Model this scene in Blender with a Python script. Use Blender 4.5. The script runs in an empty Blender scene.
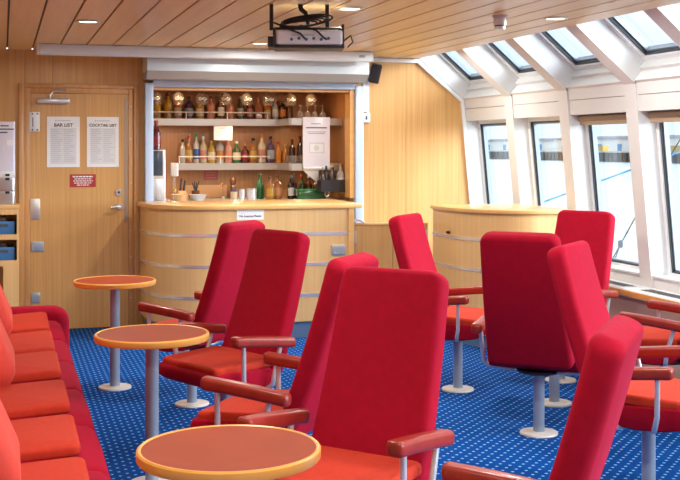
import bpy, bmesh, math, random
from mathutils import Vector, Matrix
random.seed(7)
R = math.radians
SC = bpy.context.scene
COL = SC.collection

# ------------------------------------------------------------------ materials
MATS = {}
def new_mat(name):
    m = bpy.data.materials.new(name); m.use_nodes = True
    nt = m.node_tree
    return m, nt, nt.nodes['Principled BSDF']

def plain(name, col, rough=.5, metal=0, coat=0, sheen=0, sheen_tint=(1, 1, 1), noise=0, nscale=40, bump=0, spec=.5, emit=None, estr=0):
    m, nt, b = new_mat(name)
    b.inputs['Base Color'].default_value = (*col, 1)
    b.inputs['Roughness'].default_value = rough
    b.inputs['Metallic'].default_value = metal
    b.inputs['Coat Weight'].default_value = coat
    b.inputs['Coat Roughness'].default_value = .15
    b.inputs['Sheen Weight'].default_value = sheen
    b.inputs['Sheen Tint'].default_value = (*sheen_tint, 1)
    b.inputs['Sheen Roughness'].default_value = .4
    b.inputs['Specular IOR Level'].default_value = spec
    if emit:
        b.inputs['Emission Color'].default_value = (*emit, 1)
        b.inputs['Emission Strength'].default_value = estr
    if noise or bump:
        tc = nt.nodes.new('ShaderNodeTexCoord')
        n = nt.nodes.new('ShaderNodeTexNoise'); n.inputs['Scale'].default_value = nscale
        n.inputs['Detail'].default_value = 4
        nt.links.new(tc.outputs['Object'], n.inputs['Vector'])
        if noise:
            r = nt.nodes.new('ShaderNodeValToRGB')
            r.color_ramp.elements[0].position = .3; r.color_ramp.elements[1].position = .7
            r.color_ramp.elements[0].color = (*[c * (1 - noise) for c in col], 1)
            r.color_ramp.elements[1].color = (*[min(1, c * (1 + noise)) for c in col], 1)
            nt.links.new(n.outputs['Fac'], r.inputs['Fac'])
            nt.links.new(r.outputs['Color'], b.inputs['Base Color'])
        if bump:
            bp = nt.nodes.new('ShaderNodeBump'); bp.inputs['Strength'].default_value = bump
            bp.inputs['Distance'].default_value = .004
            nt.links.new(n.outputs['Fac'], bp.inputs['Height'])
            nt.links.new(bp.outputs['Normal'], b.inputs['Normal'])
    MATS[name] = m
    return m

def wood(name, c1, c2, scale, rough=.4, coat=.15, fine=2.0):
    """straight grained veneer: noise stretched along one axis"""
    m, nt, b = new_mat(name)
    tc = nt.nodes.new('ShaderNodeTexCoord')
    mp = nt.nodes.new('ShaderNodeMapping'); mp.inputs['Scale'].default_value = scale
    n = nt.nodes.new('ShaderNodeTexNoise'); n.inputs['Scale'].default_value = 1.0
    n.inputs['Detail'].default_value = 6; n.inputs['Roughness'].default_value = .6
    n.inputs['Distortion'].default_value = .3
    r = nt.nodes.new('ShaderNodeValToRGB')
    r.color_ramp.elements[0].position = .25; r.color_ramp.elements[0].color = (*c1, 1)
    r.color_ramp.elements[1].position = .75; r.color_ramp.elements[1].color = (*c2, 1)
    nt.links.new(tc.outputs['Object'], mp.inputs['Vector'])
    nt.links.new(mp.outputs['Vector'], n.inputs['Vector'])
    nt.links.new(n.outputs['Fac'], r.inputs['Fac'])
    nt.links.new(r.outputs['Color'], b.inputs['Base Color'])
    b.inputs['Roughness'].default_value = rough
    b.inputs['Coat Weight'].default_value = coat
    b.inputs['Coat Roughness'].default_value = .25
    MATS[name] = m
    return m

def carpet_mat():
    m, nt, b = new_mat('carpet')
    N = nt.nodes.new
    tc = N('ShaderNodeTexCoord')
    mp = N('ShaderNodeMapping'); mp.inputs['Rotation'].default_value = (0, 0, R(45)); mp.inputs['Scale'].default_value = (20, 20, 20)
    nt.links.new(tc.outputs['Object'], mp.inputs['Vector'])
    fr = N('ShaderNodeVectorMath'); fr.operation = 'FRACTION'
    nt.links.new(mp.outputs['Vector'], fr.inputs[0])
    sb = N('ShaderNodeVectorMath'); sb.operation = 'SUBTRACT'; sb.inputs[1].default_value = (.5, .5, 0)
    nt.links.new(fr.outputs['Vector'], sb.inputs[0])
    mu = N('ShaderNodeVectorMath'); mu.operation = 'MULTIPLY'; mu.inputs[1].default_value = (1, 1, 0)
    nt.links.new(sb.outputs['Vector'], mu.inputs[0])
    ln = N('ShaderNodeVectorMath'); ln.operation = 'LENGTH'
    nt.links.new(mu.outputs['Vector'], ln.inputs[0])
    lt = N('ShaderNodeMath'); lt.operation = 'LESS_THAN'; lt.inputs[1].default_value = .16
    nt.links.new(ln.outputs['Value'], lt.inputs[0])
    n = N('ShaderNodeTexNoise'); n.inputs['Scale'].default_value = 260; n.inputs['Detail'].default_value = 2
    nt.links.new(tc.outputs['Object'], n.inputs['Vector'])
    r = N('ShaderNodeValToRGB')
    r.color_ramp.elements[0].position = .3; r.color_ramp.elements[0].color = (.001, .034, .17, 1)
    r.color_ramp.elements[1].position = .7; r.color_ramp.elements[1].color = (.003, .075, .33, 1)
    nt.links.new(n.outputs['Fac'], r.inputs['Fac'])
    mx = N('ShaderNodeMix'); mx.data_type = 'RGBA'
    nt.links.new(lt.outputs['Value'], mx.inputs[0])
    nt.links.new(r.outputs['Color'], mx.inputs[6]); mx.inputs[7].default_value = (.20, .43, .80, 1)
    nt.links.new(mx.outputs[2], b.inputs['Base Color'])
    b.inputs['Roughness'].default_value = .9; b.inputs['Specular IOR Level'].default_value = .05
    MATS['carpet'] = m

def glass_mat(name, tint, refl=.08, body=None, bodyfac=0):
    m, nt, b = new_mat(name)
    out = nt.nodes['Material Output']
    tr = nt.nodes.new('ShaderNodeBsdfTransparent'); tr.inputs['Color'].default_value = (*tint, 1)
    gl = nt.nodes.new('ShaderNodeBsdfGlossy'); gl.inputs['Roughness'].default_value = .04
    mix = nt.nodes.new('ShaderNodeMixShader')
    lw = nt.nodes.new('ShaderNodeLayerWeight'); lw.inputs['Blend'].default_value = .35
    ml = nt.nodes.new('ShaderNodeMath'); ml.operation = 'MULTIPLY'; ml.inputs[1].default_value = refl * 4
    ad = nt.nodes.new('ShaderNodeMath'); ad.operation = 'ADD'; ad.inputs[1].default_value = refl * .5; ad.use_clamp = True
    nt.links.new(lw.outputs['Fresnel'], ml.inputs[0]); nt.links.new(ml.outputs[0], ad.inputs[0])
    nt.links.new(ad.outputs[0], mix.inputs[0])
    src = tr
    if body:
        df = nt.nodes.new('ShaderNodeBsdfDiffuse'); df.inputs['Color'].default_value = (*body, 1)
        m2 = nt.nodes.new('ShaderNodeMixShader'); m2.inputs[0].default_value = bodyfac
        nt.links.new(tr.outputs[0], m2.inputs[1]); nt.links.new(df.outputs[0], m2.inputs[2]); src = m2
    nt.links.new(src.outputs[0], mix.inputs[1]); nt.links.new(gl.outputs[0], mix.inputs[2])
    nt.links.new(mix.outputs[0], out.inputs['Surface'])
    MATS[name] = m
    return m

wood('wall_wood', (.52, .275, .085), (.69, .40, .145), (55, 55, .8))
wood('bar_wood', (.68, .42, .17), (.80, .52, .23), (50, 50, .7), rough=.3, coat=.3)
wood('lip_wood', (.66, .36, .11), (.78, .46, .17), (1.2, 40, 40), rough=.3, coat=.3)
wood('ceiling_wood', (.72, .46, .175), (.86, .60, .25), (26, .9, 26), rough=.38, coat=.2)
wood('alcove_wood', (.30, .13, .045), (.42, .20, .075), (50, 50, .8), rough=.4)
wood('trim_wood', (.52, .26, .09), (.66, .36, .14), (40, 40, 1.2), rough=.35, coat=.25)
wood('sill_wood', (.60, .24, .04), (.74, .34, .08), (40, 1.2, 40), rough=.35)
wood('edge_wood', (.74, .33, .055), (.86, .44, .10), (6, 6, 20), rough=.3, coat=.4)
carpet_mat()
plain('crimson', (.33, .003, .019), .85, sheen=.12, sheen_tint=(1, .12, .35), noise=.08, nscale=30, bump=.15, spec=.12)
plain('orange_red', (.50, .038, .017), .75, sheen=.05, sheen_tint=(1, .5, .4), noise=.06, nscale=40, bump=.12, spec=.15)
plain('orange_red_lit', (.60, .06, .04), .7, sheen=.3, sheen_tint=(1, .5, .45), noise=.06, nscale=40, bump=.12, spec=.15)  # same orange fabric as the pads, lit salmon tone put into the colour
plain('vinyl', (.26, .020, .011), .38, coat=.2, spec=.35, noise=.12, nscale=18)
plain('steel_paint', (.34, .41, .50), .35, metal=.35)
plain('steel', (.62, .65, .69), .3, metal=.55)
plain('fascia_steel', (.48, .44, .40), .35, metal=.7)
plain('brushed_steel', (.66, .64, .60), .38, metal=.75)
plain('strike_metal', (.40, .30, .22), .4, metal=.4)
plain('chrome', (.74, .80, .88), .25, metal=.7)
plain('urn_steel', (.5, .5, .5), .3, metal=.85)
plain('cream_metal', (.66, .64, .60), .4, metal=.1)
plain('black', (.012, .012, .014), .5)
plain('black_plastic', (.02, .018, .022), .4)
plain('laminate', (.30, .048, .016), .55, coat=0, noise=.10, nscale=5, spec=.15)
plain('white_paint', (.78, .82, .85), .42)
plain('case_paint', (.74, .82, .87), .4)
plain('shutter_paint', (.60, .70, .78), .35, metal=.1)
plain('post_paint', (.44, .57, .76), .35, metal=.1)
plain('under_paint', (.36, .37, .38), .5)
plain('rib_paint', (.68, .70, .70), .45)
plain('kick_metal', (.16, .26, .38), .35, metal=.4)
plain('seal', (.03, .035, .04), .5)
plain('blind', (.36, .27, .17), .7)
plain('lower_wall', (.50, .34, .27), .6)
plain('paper', (.84, .87, .88), .6)
plain('print_grey', (.55, .59, .63), .7)
plain('print_light', (.70, .74, .77), .7)
plain('ink', (.06, .07, .09), .6)
plain('sign_red', (.40, .03, .025), .5)
plain('dull_red', (.35, .06, .07), .5)
plain('crate_blue', (.03, .14, .34), .5)
plain('screen_dark', (.04, .06, .09), .2)
plain('white_plastic', (.78, .80, .82), .35)
plain('lilac_plastic', (.70, .70, .80), .3)
plain('rope_blue', (.05, .28, .46), .8)
plain('rope_dark', (.02, .03, .04), .8)
plain('lens_glow', (1, .9, .75), .4, emit=(1, .86, .66), estr=3)
plain('water', (.55, .66, .70), .22, noise=.05, nscale=.02, spec=.8)
plain('quay_stone', (.20, .19, .18), .9, noise=.3, nscale=.3)
plain('pile', (.10, .09, .085), .9)
plain('shed_white', (.88, .90, .90), .8)
plain('shed_roof', (.13, .15, .18), .8)
plain('door_blue', (.05, .30, .62), .6)
plain('yellow', (.60, .40, .06), .7)
plain('roof_teal', (.12, .32, .30), .7)
plain('hill', (.14, .17, .22), 1)
plain('concrete', (.5, .5, .48), .9)
plain('chop_wood', (.55, .30, .13), .6)
glass_mat('window_glass', (.95, .98, .99), .05)
glass_mat('clear_glass', (.80, .76, .72), .10, (.9, .85, .8), .08)
BOT = {
 'amber': (.36, .13, .015), 'gold': (.55, .33, .03), 'pale': (.60, .48, .28), 'green': (.015, .14, .03), 'dark': (.03, .012, .01),
 'olive': (.06, .07, .02), 'red': (.30, .015, .02), 'pink': (.62, .26, .19), 'clear': (.50, .46, .42), 'orange': (.60, .20, .02),
 'blue': (.04, .09, .34), 'purple': (.07, .03, .11), 'wine': (.10, .008, .015), 'silver': (.40, .43, .48), 'cream': (.75, .62, .42),
 'white': (.80, .80, .78), 'capred': (.50, .02, .015), 'capyellow': (.75, .48, .04), 'copper': (.60, .25, .12), 'capgreen': (.03, .35, .10), 'capblack': (.02, .02, .02), 'brown': (.15, .05, .015),
}
for k, c in BOT.items():
    plain('g_' + k, tuple(v * .72 for v in c), .14, coat=.6)
M = MATS

# ------------------------------------------------------------------ mesh helper
class MB:
    def __init__(self): self.bm = bmesh.new(); self.m = 0
    def mat(self, i): self.m = i; return self
    def face(self, vs):
        try:
            f = self.bm.faces.new(vs); f.material_index = self.m
        except ValueError: pass
    def box(self, x0, x1, y0, y1, z0, z1):
        return self.hexa([(x0, y0, z0), (x1, y0, z0), (x1, y1, z0), (x0, y1, z0), (x0, y0, z1), (x1, y0, z1), (x1, y1, z1), (x0, y1, z1)])
    def hexa(self, p):
        v = [self.bm.verts.new(q) for q in p]
        for idx in ((0, 3, 2, 1), (4, 5, 6, 7), (0, 1, 5, 4), (1, 2, 6, 5), (2, 3, 7, 6), (3, 0, 4, 7)):
            self.face([v[i] for i in idx])
        return self
    def loft(self, loops, cap=True, closed=True):
        vl = [[self.bm.verts.new(p) for p in lp] for lp in loops]
        n = len(vl[0])
        for a, b in zip(vl, vl[1:]):
            for i in range(n if closed else n - 1):
                j = (i + 1) % n
                self.face([a[i], a[j], b[j], b[i]])
        if cap and closed:
            self.face(list(reversed(vl[0]))); self.face(vl[-1])
        return self
    def prism(self, pts, fn, a0, a1):
        """pts 2-D outline; fn(p, a) -> 3-D point"""
        return self.loft([[fn(p, a0) for p in pts], [fn(p, a1) for p in pts]])
    def cyl(self, p0, p1, r, r2=None, n=20):
        return self.tube([p0, p1], r, n, r2)
    def tube(self, pts, r, n=10, r2=None):
        pts = [Vector(p) for p in pts]
        loops = []
        t = (pts[1] - pts[0]).normalized()
        up = Vector((0, 0, 1)) if abs(t.z) < .9 else Vector((1, 0, 0))
        u = t.cross(up).normalized(); w = t.cross(u).normalized()
        for i, p in enumerate(pts):
            if i == 0: d = pts[1] - pts[0]
            elif i == len(pts) - 1: d = pts[-1] - pts[-2]
            else: d = (pts[i + 1] - pts[i]).normalized() + (pts[i] - pts[i - 1]).normalized()
            d.normalize()
            u = (u - d * u.dot(d)).normalized(); w = d.cross(u)
            rr = r if (r2 is None or i == 0) else r2
            loops.append([p + u * math.cos(2 * math.pi * k / n) * rr + w * math.sin(2 * math.pi * k / n) * rr for k in range(n)])
        return self.loft(loops)
    def lathe(self, prof, c=(0, 0, 0), n=24):
        loops = [[(c[0] + r * math.cos(2 * math.pi * k / n), c[1] + r * math.sin(2 * math.pi * k / n), c[2] + z) for k in range(n)] for r, z in prof]
        return self.loft(loops, cap=math.dist(prof[0], prof[-1]) > 1e-6)
    def soft(self, ax, ay, z0, z1, rx, ry, rc, fn=None, mid=4, seg=4, dome=0):
        """cushion: rounded-rectangle loops from z0 to z1 with rounded ends"""
        L = z1 - z0; r = max(rx, ry)
        ds = sorted(set([round(k * (1 - math.cos(a * math.pi / 10)), 5) for k in (rx, ry) for a in range(6)]))
        zs = [(d, d) for d in ds] + [(r + (L - 2 * r) * i / (mid + 1), r) for i in range(1, mid + 1)] + [(L - d, d) for d in reversed(ds)]
        loops = []
        for z, d in zs:
            ix = rx - math.sqrt(max(0, rx * rx - (rx - d) ** 2)) if d < rx else 0
            iy = ry - math.sqrt(max(0, ry * ry - (ry - d) ** 2)) if d < ry else 0
            a, b = max(ax - ix, 1e-4), max(ay - iy, 1e-4)
            c = min(rc, a * .95, b * .95)
            lp = []
            for q, (sx, sy) in enumerate(((1, 1), (-1, 1), (-1, -1), (1, -1))):
                for k in range(seg + 1):
                    an = q * math.pi / 2 + k / seg * math.pi / 2
                    p = Vector((sx * (a - c) + c * math.cos(an), sy * (b - c) + c * math.sin(an), z0 + z))
                    lp.append(fn(p) if fn else p)
            loops.append(lp)
        return self.loft(loops)
    def build(self, name, mats, parent=None, loc=None, rz=0, sharp=40, bevel=0):
        bm = self.bm
        bmesh.ops.recalc_face_normals(bm, faces=bm.faces)
        if bevel:
            bmesh.ops.bevel(bm, geom=[e for e in bm.edges if len(e.link_faces) == 2 and e.calc_face_angle(0) > .6], offset=bevel, segments=2, affect='EDGES', profile=.5, clamp_overlap=True)
        me = bpy.data.meshes.new(name); bm.to_mesh(me); bm.free()
        for p in me.polygons: p.use_smooth = True
        me.set_sharp_from_angle(angle=R(sharp))
        if not isinstance(mats, (list, tuple)): mats = [mats]
        for m in mats: me.materials.append(M[m])
        o = bpy.data.objects.new(name, me); COL.objects.link(o)
        if parent: o.parent = parent
        if loc is not None: o.location = loc
        o.rotation_euler.z = rz
        return o

def tag(o, label, cat, group=None, kind=None):
    if label: o['label'] = label
    if cat: o['category'] = cat
    if group: o['group'] = group
    if kind: o['kind'] = kind
    return o
def struct(o): o['kind'] = 'structure'; return o
def thing(name, label, cat, loc=(0, 0, 0), rz=0, group=None):
    o = bpy.data.objects.new(name, None); COL.objects.link(o)
    o.empty_display_size = .1
    o.location = loc; o.rotation_euler.z = rz
    return tag(o, label, cat, group)
def box(name, mat, dims, parent=None, bevel=0, **k):
    return MB().box(*dims).build(name, mat, parent, bevel=bevel, **k)
def dup(root, loc, rz, label):
    r = root.copy(); COL.objects.link(r); r.location = loc; r.rotation_euler.z = rz; r['label'] = label
    for ch in root.children:
        c = ch.copy(); COL.objects.link(c); c.parent = r
        for g in ch.children:
            d = g.copy(); COL.objects.link(d); d.parent = c
    return r
def lettering(body, size, loc, parent, mat='ink', align='CENTER', rx=90, rz=0, bold=0):
    cu = bpy.data.curves.new('lettering', 'FONT'); cu.body = body; cu.size = size
    cu.align_x = align; cu.align_y = 'CENTER'; cu.offset = bold; cu.extrude = .0004
    tmp = bpy.data.objects.new('lettering_source', cu); COL.objects.link(tmp)
    bpy.context.view_layer.update()
    me = bpy.data.meshes.new_from_object(tmp.evaluated_get(bpy.context.evaluated_depsgraph_get()))
    bpy.data.objects.remove(tmp); bpy.data.curves.remove(cu)
    me.name = 'lettering'; me.materials.clear(); me.materials.append(M[mat])
    me.transform(Matrix.Translation(Vector(loc)) @ Matrix.Rotation(R(rz), 4, 'Z') @ Matrix.Rotation(R(rx), 4, 'X'))
    o = bpy.data.objects.new('lettering', me); COL.objects.link(o); o.parent = parent
    return o

CEIL = 2.37
BACK = 9.95
# ------------------------------------------------------------------ room shell
struct(MB().box(-.75, 4.45, -3, 11.1, -.06, 0).build('floor', 'carpet'))

mb = MB()
gap0 = .033
k = -4
while True:
    x0 = gap0 + .2035 * k + .007; x1 = gap0 + .2035 * (k + 1) - .007
    x1 = min(x1, 3.72)
    if x0 > 3.66: break
    if x1 > -.75:
        mb.mat(0).box(max(x0, -.75), x1, -3, BACK, CEIL, CEIL + .018)
    k += 1
mb.mat(1).box(-.75, 3.72, -3, BACK + .05, CEIL + .018, CEIL + .05)
struct(mb.build('ceiling', ['ceiling_wood', 'black'], sharp=20))

# back wall with the door and the bar opening cut out
mb = MB()
def wallbox(x0, x1, z0, z1): mb.box(x0, x1, BACK, BACK + .08, z0, z1)
wallbox(-.75, .172, 0, CEIL)
wallbox(.174, .402, 2.075, CEIL); wallbox(.405, 1.09, 2.075, CEIL)
wallbox(1.09, 1.235, 0, CEIL)
wallbox(1.235, 3.05, 2.12, CEIL)
wallbox(3.05, 3.577, 0, CEIL)
mb.prism([(3.580, 0), (4.345, 0), (4.25, .98), (4.154, 1.99), (3.70, CEIL), (3.580, CEIL)], lambda p, a: (p[0], a, p[1]), BACK, BACK + .08)
mb.box(-.75, 1.235, BACK + .085, BACK + .12, 0, CEIL)
struct(mb.build('wall_back', 'wall_wood', sharp=20))
struct(MB().box(-.80, 4.6, -3.06, -3, 0, CEIL).build('wall_front', 'wall_wood'))
struct(MB().box(-.80, -.75, -3, 10.05, 0, CEIL).build('wall_left', 'wall_wood'))

# white moulding where the back wall meets the ceiling and window wall
mb = MB()
pl = [(3.14, CEIL - .005), (3.70, CEIL - .005), (4.150, 1.985), (4.247, .98), (4.33, .1)]
pin = [(3.14, CEIL - .04), (3.685, CEIL - .04), (4.118, 1.972), (4.214, .98), (4.297, .1)]
for a in range(4):
    q = [pl[a], pl[a + 1], pin[a + 1], pin[a]]
    mb.prism(q, lambda p, y: (p[0], y, p[1]), BACK - .025, BACK)
struct(mb.build('trim_1', 'white_paint', sharp=20))

# bar alcove behind the opening
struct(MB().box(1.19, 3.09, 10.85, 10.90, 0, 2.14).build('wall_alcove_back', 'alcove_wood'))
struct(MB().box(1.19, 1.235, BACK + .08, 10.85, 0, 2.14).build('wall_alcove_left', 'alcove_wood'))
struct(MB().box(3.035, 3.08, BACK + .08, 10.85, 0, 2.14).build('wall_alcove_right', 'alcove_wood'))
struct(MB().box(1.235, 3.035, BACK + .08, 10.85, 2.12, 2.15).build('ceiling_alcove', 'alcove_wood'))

# ------------------------------------------------------------------ window wall (leans inwards), skylights above
def WX(z, d=0): return 4.154 + .095 * (1.99 - z) + d
ribs = [8.88 - .99 * i for i in range(-1, 12)]     # near edges; first one beyond the wall is skipped
bays = []                                          # (y_near, y_far) of every window bay
prev = BACK
for yn in ribs[1:]:
    bays.append((yn + .15, prev)); prev = yn
# bays[i]: from far side of a rib to near side of the one before
def slab(mb, z0, z1, d0, d1, y0, y1):
    mb.hexa([(WX(z0, d0), y0, z0), (WX(z0, d1), y0, z0), (WX(z0, d1), y1, z0), (WX(z0, d0), y1, z0),
             (WX(z1, d0), y0, z1), (WX(z1, d1), y0, z1), (WX(z1, d1), y1, z1), (WX(z1, d0), y1, z1)])
SL0 = Vector((4.154, 0, 1.99)); SD = Vector((-.7586, 0, .6516)); SN = Vector((.6516, 0, .7586))
def SP(t, d, y):
    p = SL0 + SD * t + SN * d; return (p.x, y, p.z)
def sslab(mb, t0, t1, d0, d1, y0, y1):
    mb.hexa([SP(t0, d0, y0), SP(t0, d1, y0), SP(t0, d1, y1), SP(t0, d0, y1), SP(t1, d0, y0), SP(t1, d1, y0), SP(t1, d1, y1), SP(t1, d0, y1)])
mb = MB()
YN = -2.2
for (y0, y1) in bays:                              # per bay: foot, two header boards, ledge under the skylight
    slab(mb, 0, .655, .0, .19, y0, y1)
    slab(mb, 1.795, 1.905, .0, .19, y0, y1)
    slab(mb, 1.909, 1.99, .0, .19, y0, y1)
for yn in ribs[1:]:
    slab(mb, 0, 2.0, -.012, .19, yn, yn + .15)
    sslab(mb, -.0, .64, -.012, .24, yn, yn + .15)
slab(mb, 0, 1.99, .0, .19, BACK - .012, BACK + .12)
sslab(mb, 0, .66, .0, .24, BACK - .012, BACK + .12)
for (y0, y1) in bays:
    sslab(mb, .0, .024, .0, .24, y0, y1)
    sslab(mb, .024, .05, .09, .24, y0, y1)
    sslab(mb, .60, .66, .02, .24, y0, y1)
struct(mb.build('wall_right', 'rib_paint', sharp=20))

for i, (y0, y1) in enumerate(bays[:9]):
    z0, z1 = .655, 1.795
    def ring(mb, m, w, d0, d1, za, zb, ya, yb):
        mb.mat(m)
        slab(mb, za, za + w, d0, d1, ya, yb); slab(mb, zb - w, zb, d0, d1, ya, yb)
        slab(mb, za + w, zb - w, d0, d1, ya, ya + w); slab(mb, za + w, zb - w, d0, d1, yb - w, yb)
    root = bpy.data.objects.new('window_%d' % (i + 1), None); COL.objects.link(root); struct(root)
    root.location = (0, 0, 0)
    f = MB(); ring(f, 0, .030, .122, .188, z0, z1, y0, y1); f.build('frame', 'white_paint', root, sharp=20)
    f = MB(); ring(f, 0, .011, .134, .188, z0 + .030, z1 - .030, y0 + .030, y1 - .030)
    f.build('seal', 'seal', root, sharp=20)
    f = MB(); ring(f, 0, .011, .152, .188, z0 + .041, z1 - .041, y0 + .041, y1 - .041); f.build('bead', 'steel_paint', root, sharp=20)
    f = MB(); slab(f, z0 + .052, z1 - .052, .180, .186, y0 + .052, y1 - .052); f.build('pane', 'window_glass', root, sharp=20)
    f = MB(); slab(f, z0 - .02, z0 + .012, .0, .122, y0, y1); f.build('inner_sill', 'white_paint', root, sharp=20)
for i, (y0, y1) in enumerate(bays[:9]):
    t0, t1 = .05, .60
    def sring(mb, w, d0, d1, ta, tb, ya, yb):
        sslab(mb, ta, ta + w, d0, d1, ya, yb); sslab(mb, tb - w, tb, d0, d1, ya, yb)
        sslab(mb, ta + w, tb - w, d0, d1, ya, ya + w); sslab(mb, ta + w, tb - w, d0, d1, yb - w, yb)
    root = bpy.data.objects.new('window_%d' % (i + 10), None); COL.objects.link(root); struct(root)
    f = MB(); sring(f, .034, .155, .232, t0, t1, y0, y1); f.build('frame', 'white_paint', root, sharp=20)
    f = MB(); sring(f, .013, .172, .232, t0 + .034, t1 - .034, y0 + .034, y1 - .034); f.build('seal', 'seal', root, sharp=20)
    f = MB(); sring(f, .011, .195, .232, t0 + .047, t1 - .047, y0 + .047, y1 - .047); f.build('bead', 'steel_paint', root, sharp=20)
    f = MB(); sslab(f, t0 + .058, t1 - .058, .222, .228, y0 + .058, y1 - .058); f.build('pane', 'window_glass', root, sharp=20)

# roller blinds rolled up at the head of the nearer windows
for (y0, y1), w in zip(bays[2:4], ('third', 'fourth')):
    t = thing('roller_blind', 'rolled-up beige roller blind at the head of the %s window from the far wall' % w, 'blind', (WX(1.76, .082), (y0 + y1) / 2, 1.768), 0, 'roller blinds on the side windows')
    h = (y1 - y0) / 2 - .012
    MB().cyl((0, -h, .0), (0, h, 0), .026, n=16).build('fabric_roll', 'blind', t)
    MB().box(-.012, .012, -h + .01, h - .01, -.052, -.022).build('bottom_bar', 'blind', t)

# boxed sill with wooden nosing and air grilles
mb = MB()
mb.mat(0).box(4.10, 4.30, YN, 7.83, 0, .545)
struct(mb.build('wall_right_lower', 'lower_wall'))
mb = MB()
mb.mat(0).box(4.075, 4.285, YN, 7.83, .545, .582)
mb.mat(1).box(4.055, 4.075, YN, 7.83, .535, .580)
struct(mb.build('trim_2', ['white_paint', 'sill_wood'], bevel=.003))
for i, yc in enumerate((7.40, 6.41)):
    t = thing('air_grille', '%s slotted grey air grille in the white window sill' % ('farther', 'nearer')[i], 'air grille', (4.165, yc, .582), 0, 'air grilles in the window sill')
    MB().box(-.05, .05, -.40, .40, 0, .004).build('frame', 'steel', t)
    sl = MB()
    for q in range(3): sl.box(-.042 + q * .03, -.024 + q * .03, -.385, .385, .004, .006)
    sl.build('slot', 'seal', t)

# ------------------------------------------------------------------ door
def door():
    mb = MB()
    Y = BACK
    mb.box(.125, .172, Y - .022, Y, 0, 2.085); mb.box(1.085, 1.128, Y - .022, Y, 0, 2.085); mb.box(.172, 1.085, Y - .022, Y, 2.05, 2.085)
    struct(mb.build('trim_3', 'trim_wood', bevel=.004))
    mb = MB()
    mb.box(.172, .224, Y, Y + .08, 0, 2.075); mb.box(1.038, 1.085, Y, Y + .08, 0, 2.075); mb.box(.224, 1.038, Y, Y + .08, 2.005, 2.075)
    struct(mb.build('trim_4', 'trim_wood', bevel=.003))
    t = bpy.data.objects.new('door_1', None); COL.objects.link(t); struct(t)
    t.location = (.63, Y + .005, 0)
    def B(name, mat, x0, x1, y0, y1, z0, z1, bevel=0, par=None):
        return MB().box(x0 - .63, x1 - .63, y0, y1, z0, z1).build(name, mat, par or t, bevel=bevel)
    B('leaf', 'wall_wood', .226, 1.036, 0, .04, .005, 2.003)
    B('strike_strip', 'strike_metal', 1.0, 1.034, -.003, 0, .9, 1.98)
    c = B('closer', 'steel', .27, .545, -.055, 0, 1.915, 1.962, .012)
    MB().tube([(-.25, -.035, 1.96), (-.252, -.04, 1.985), (-.225, -.03, 2.02), (-.12, -.02, 2.03)], .010, 8).build('closer_arm', 'brushed_steel', c)
    hw = B('hinge', 'white_plastic', .213, .298, -.014, 0, 1.68, 1.845, .003)
    dots = MB()
    for x in (.238, .278):
        for z in (1.695, 1.83): dots.cyl((x - .63, -.014, z), (x - .63, -.017, z), .007, n=10)
    dots.box(.238 - .63, .244 - .63, -.0155, -.014, 1.72, 1.80)
    dots.build('screw', 'ink', hw)
    B('hinge', 'brushed_steel', .22, .30, -.012, 0, .94, 1.113, .003)
    B('hinge', 'steel_paint', .228, .332, -.012, 0, .667, .751, .003)
    B('hinge', 'steel_paint', .228, .30, -.012, 0, .238, .322, .003)
    lk = MB().cyl((.956 - .63, -.012, 1.16), (.956 - .63, 0, 1.16), .027, n=20).build('lock', 'chrome', t)
    MB().cyl((.956 - .63, -.014, 1.16), (.956 - .63, -.011, 1.16), .010, n=12).build('keyhole', 'black', lk)
    h = MB().cyl((.963 - .63, -.012, 1.038), (.963 - .63, 0, 1.038), .026, n=20).build('handle_rose', 'chrome', t)
    MB().tube([(.963 - .63, -.008, 1.038), (.963 - .63, -.045, 1.038), (.945 - .63, -.052, 1.037), (.885 - .63, -.050, 1.033)], .010, 8).build('handle', 'chrome', h)
    sc = MB()
    for z in (.25, .60, .83, 1.24, 1.62, 1.9):
        sc.cyl((1.06 - .63, -.007, z), (1.06 - .63, -.0035, z), .006, n=8)
    sc.build('screw', 'brushed_steel', t)
door()

def sheet(name, label, cat, x0, x1, z0, z1, y, group=None, mat='paper', th=.003):
    t = thing(name, label, cat, ((x0 + x1) / 2, y, z0), 0, group)
    w, h = (x1 - x0) / 2, z1 - z0
    MB().box(-w, w, -th, 0, 0, h).build('sheet', mat, t)
    return t, w, h
DY = BACK + .005
for nm, x0, x1, body in (('bar list', .356, .628, 'BAR LIST'), ('cocktail list', .687, .956, 'COCKTAIL LIST')):
    t, w, h = sheet('price_list', 'white printed %s sheet pinned on the wooden door' % nm, 'poster', x0, x1, 1.379, 1.808, DY, 'drinks lists on the door')
    lettering(body, .040 if 'BAR' in body else .033, (0, -.0045, h - .073), t, bold=.0007)
    mb = MB()
    mb.box(-.05, .06, -.004, -.003, h - .038, h - .030)
    mb.cyl((-.062, -.004, h - .034), (-.062, -.003, h - .034), .008, n=12)
    mb.build('crest', 'print_grey', t)
    mb = MB()
    mb.mat(0).box(-w + .028, w - .028, -.0036, -.003, .025, h - .095)
    rr = random.Random(3 if 'bar' in nm else 5)
    for r_ in range(17):
        z = h - .105 - r_ * .0168
        for cx in (-w + .034, .004):
            mb.mat(1).box(cx, cx + rr.uniform(.05, .094), -.0042, -.0036, z - .008, z - .001)
    mb.build('print', ['print_light', 'print_grey'], t)
t, w, h = sheet('notice', 'small red notice plate on the door under the two drinks lists', 'sign', .545, .762, 1.208, 1.317, DY, None, 'sign_red')
mb = MB()
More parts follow.
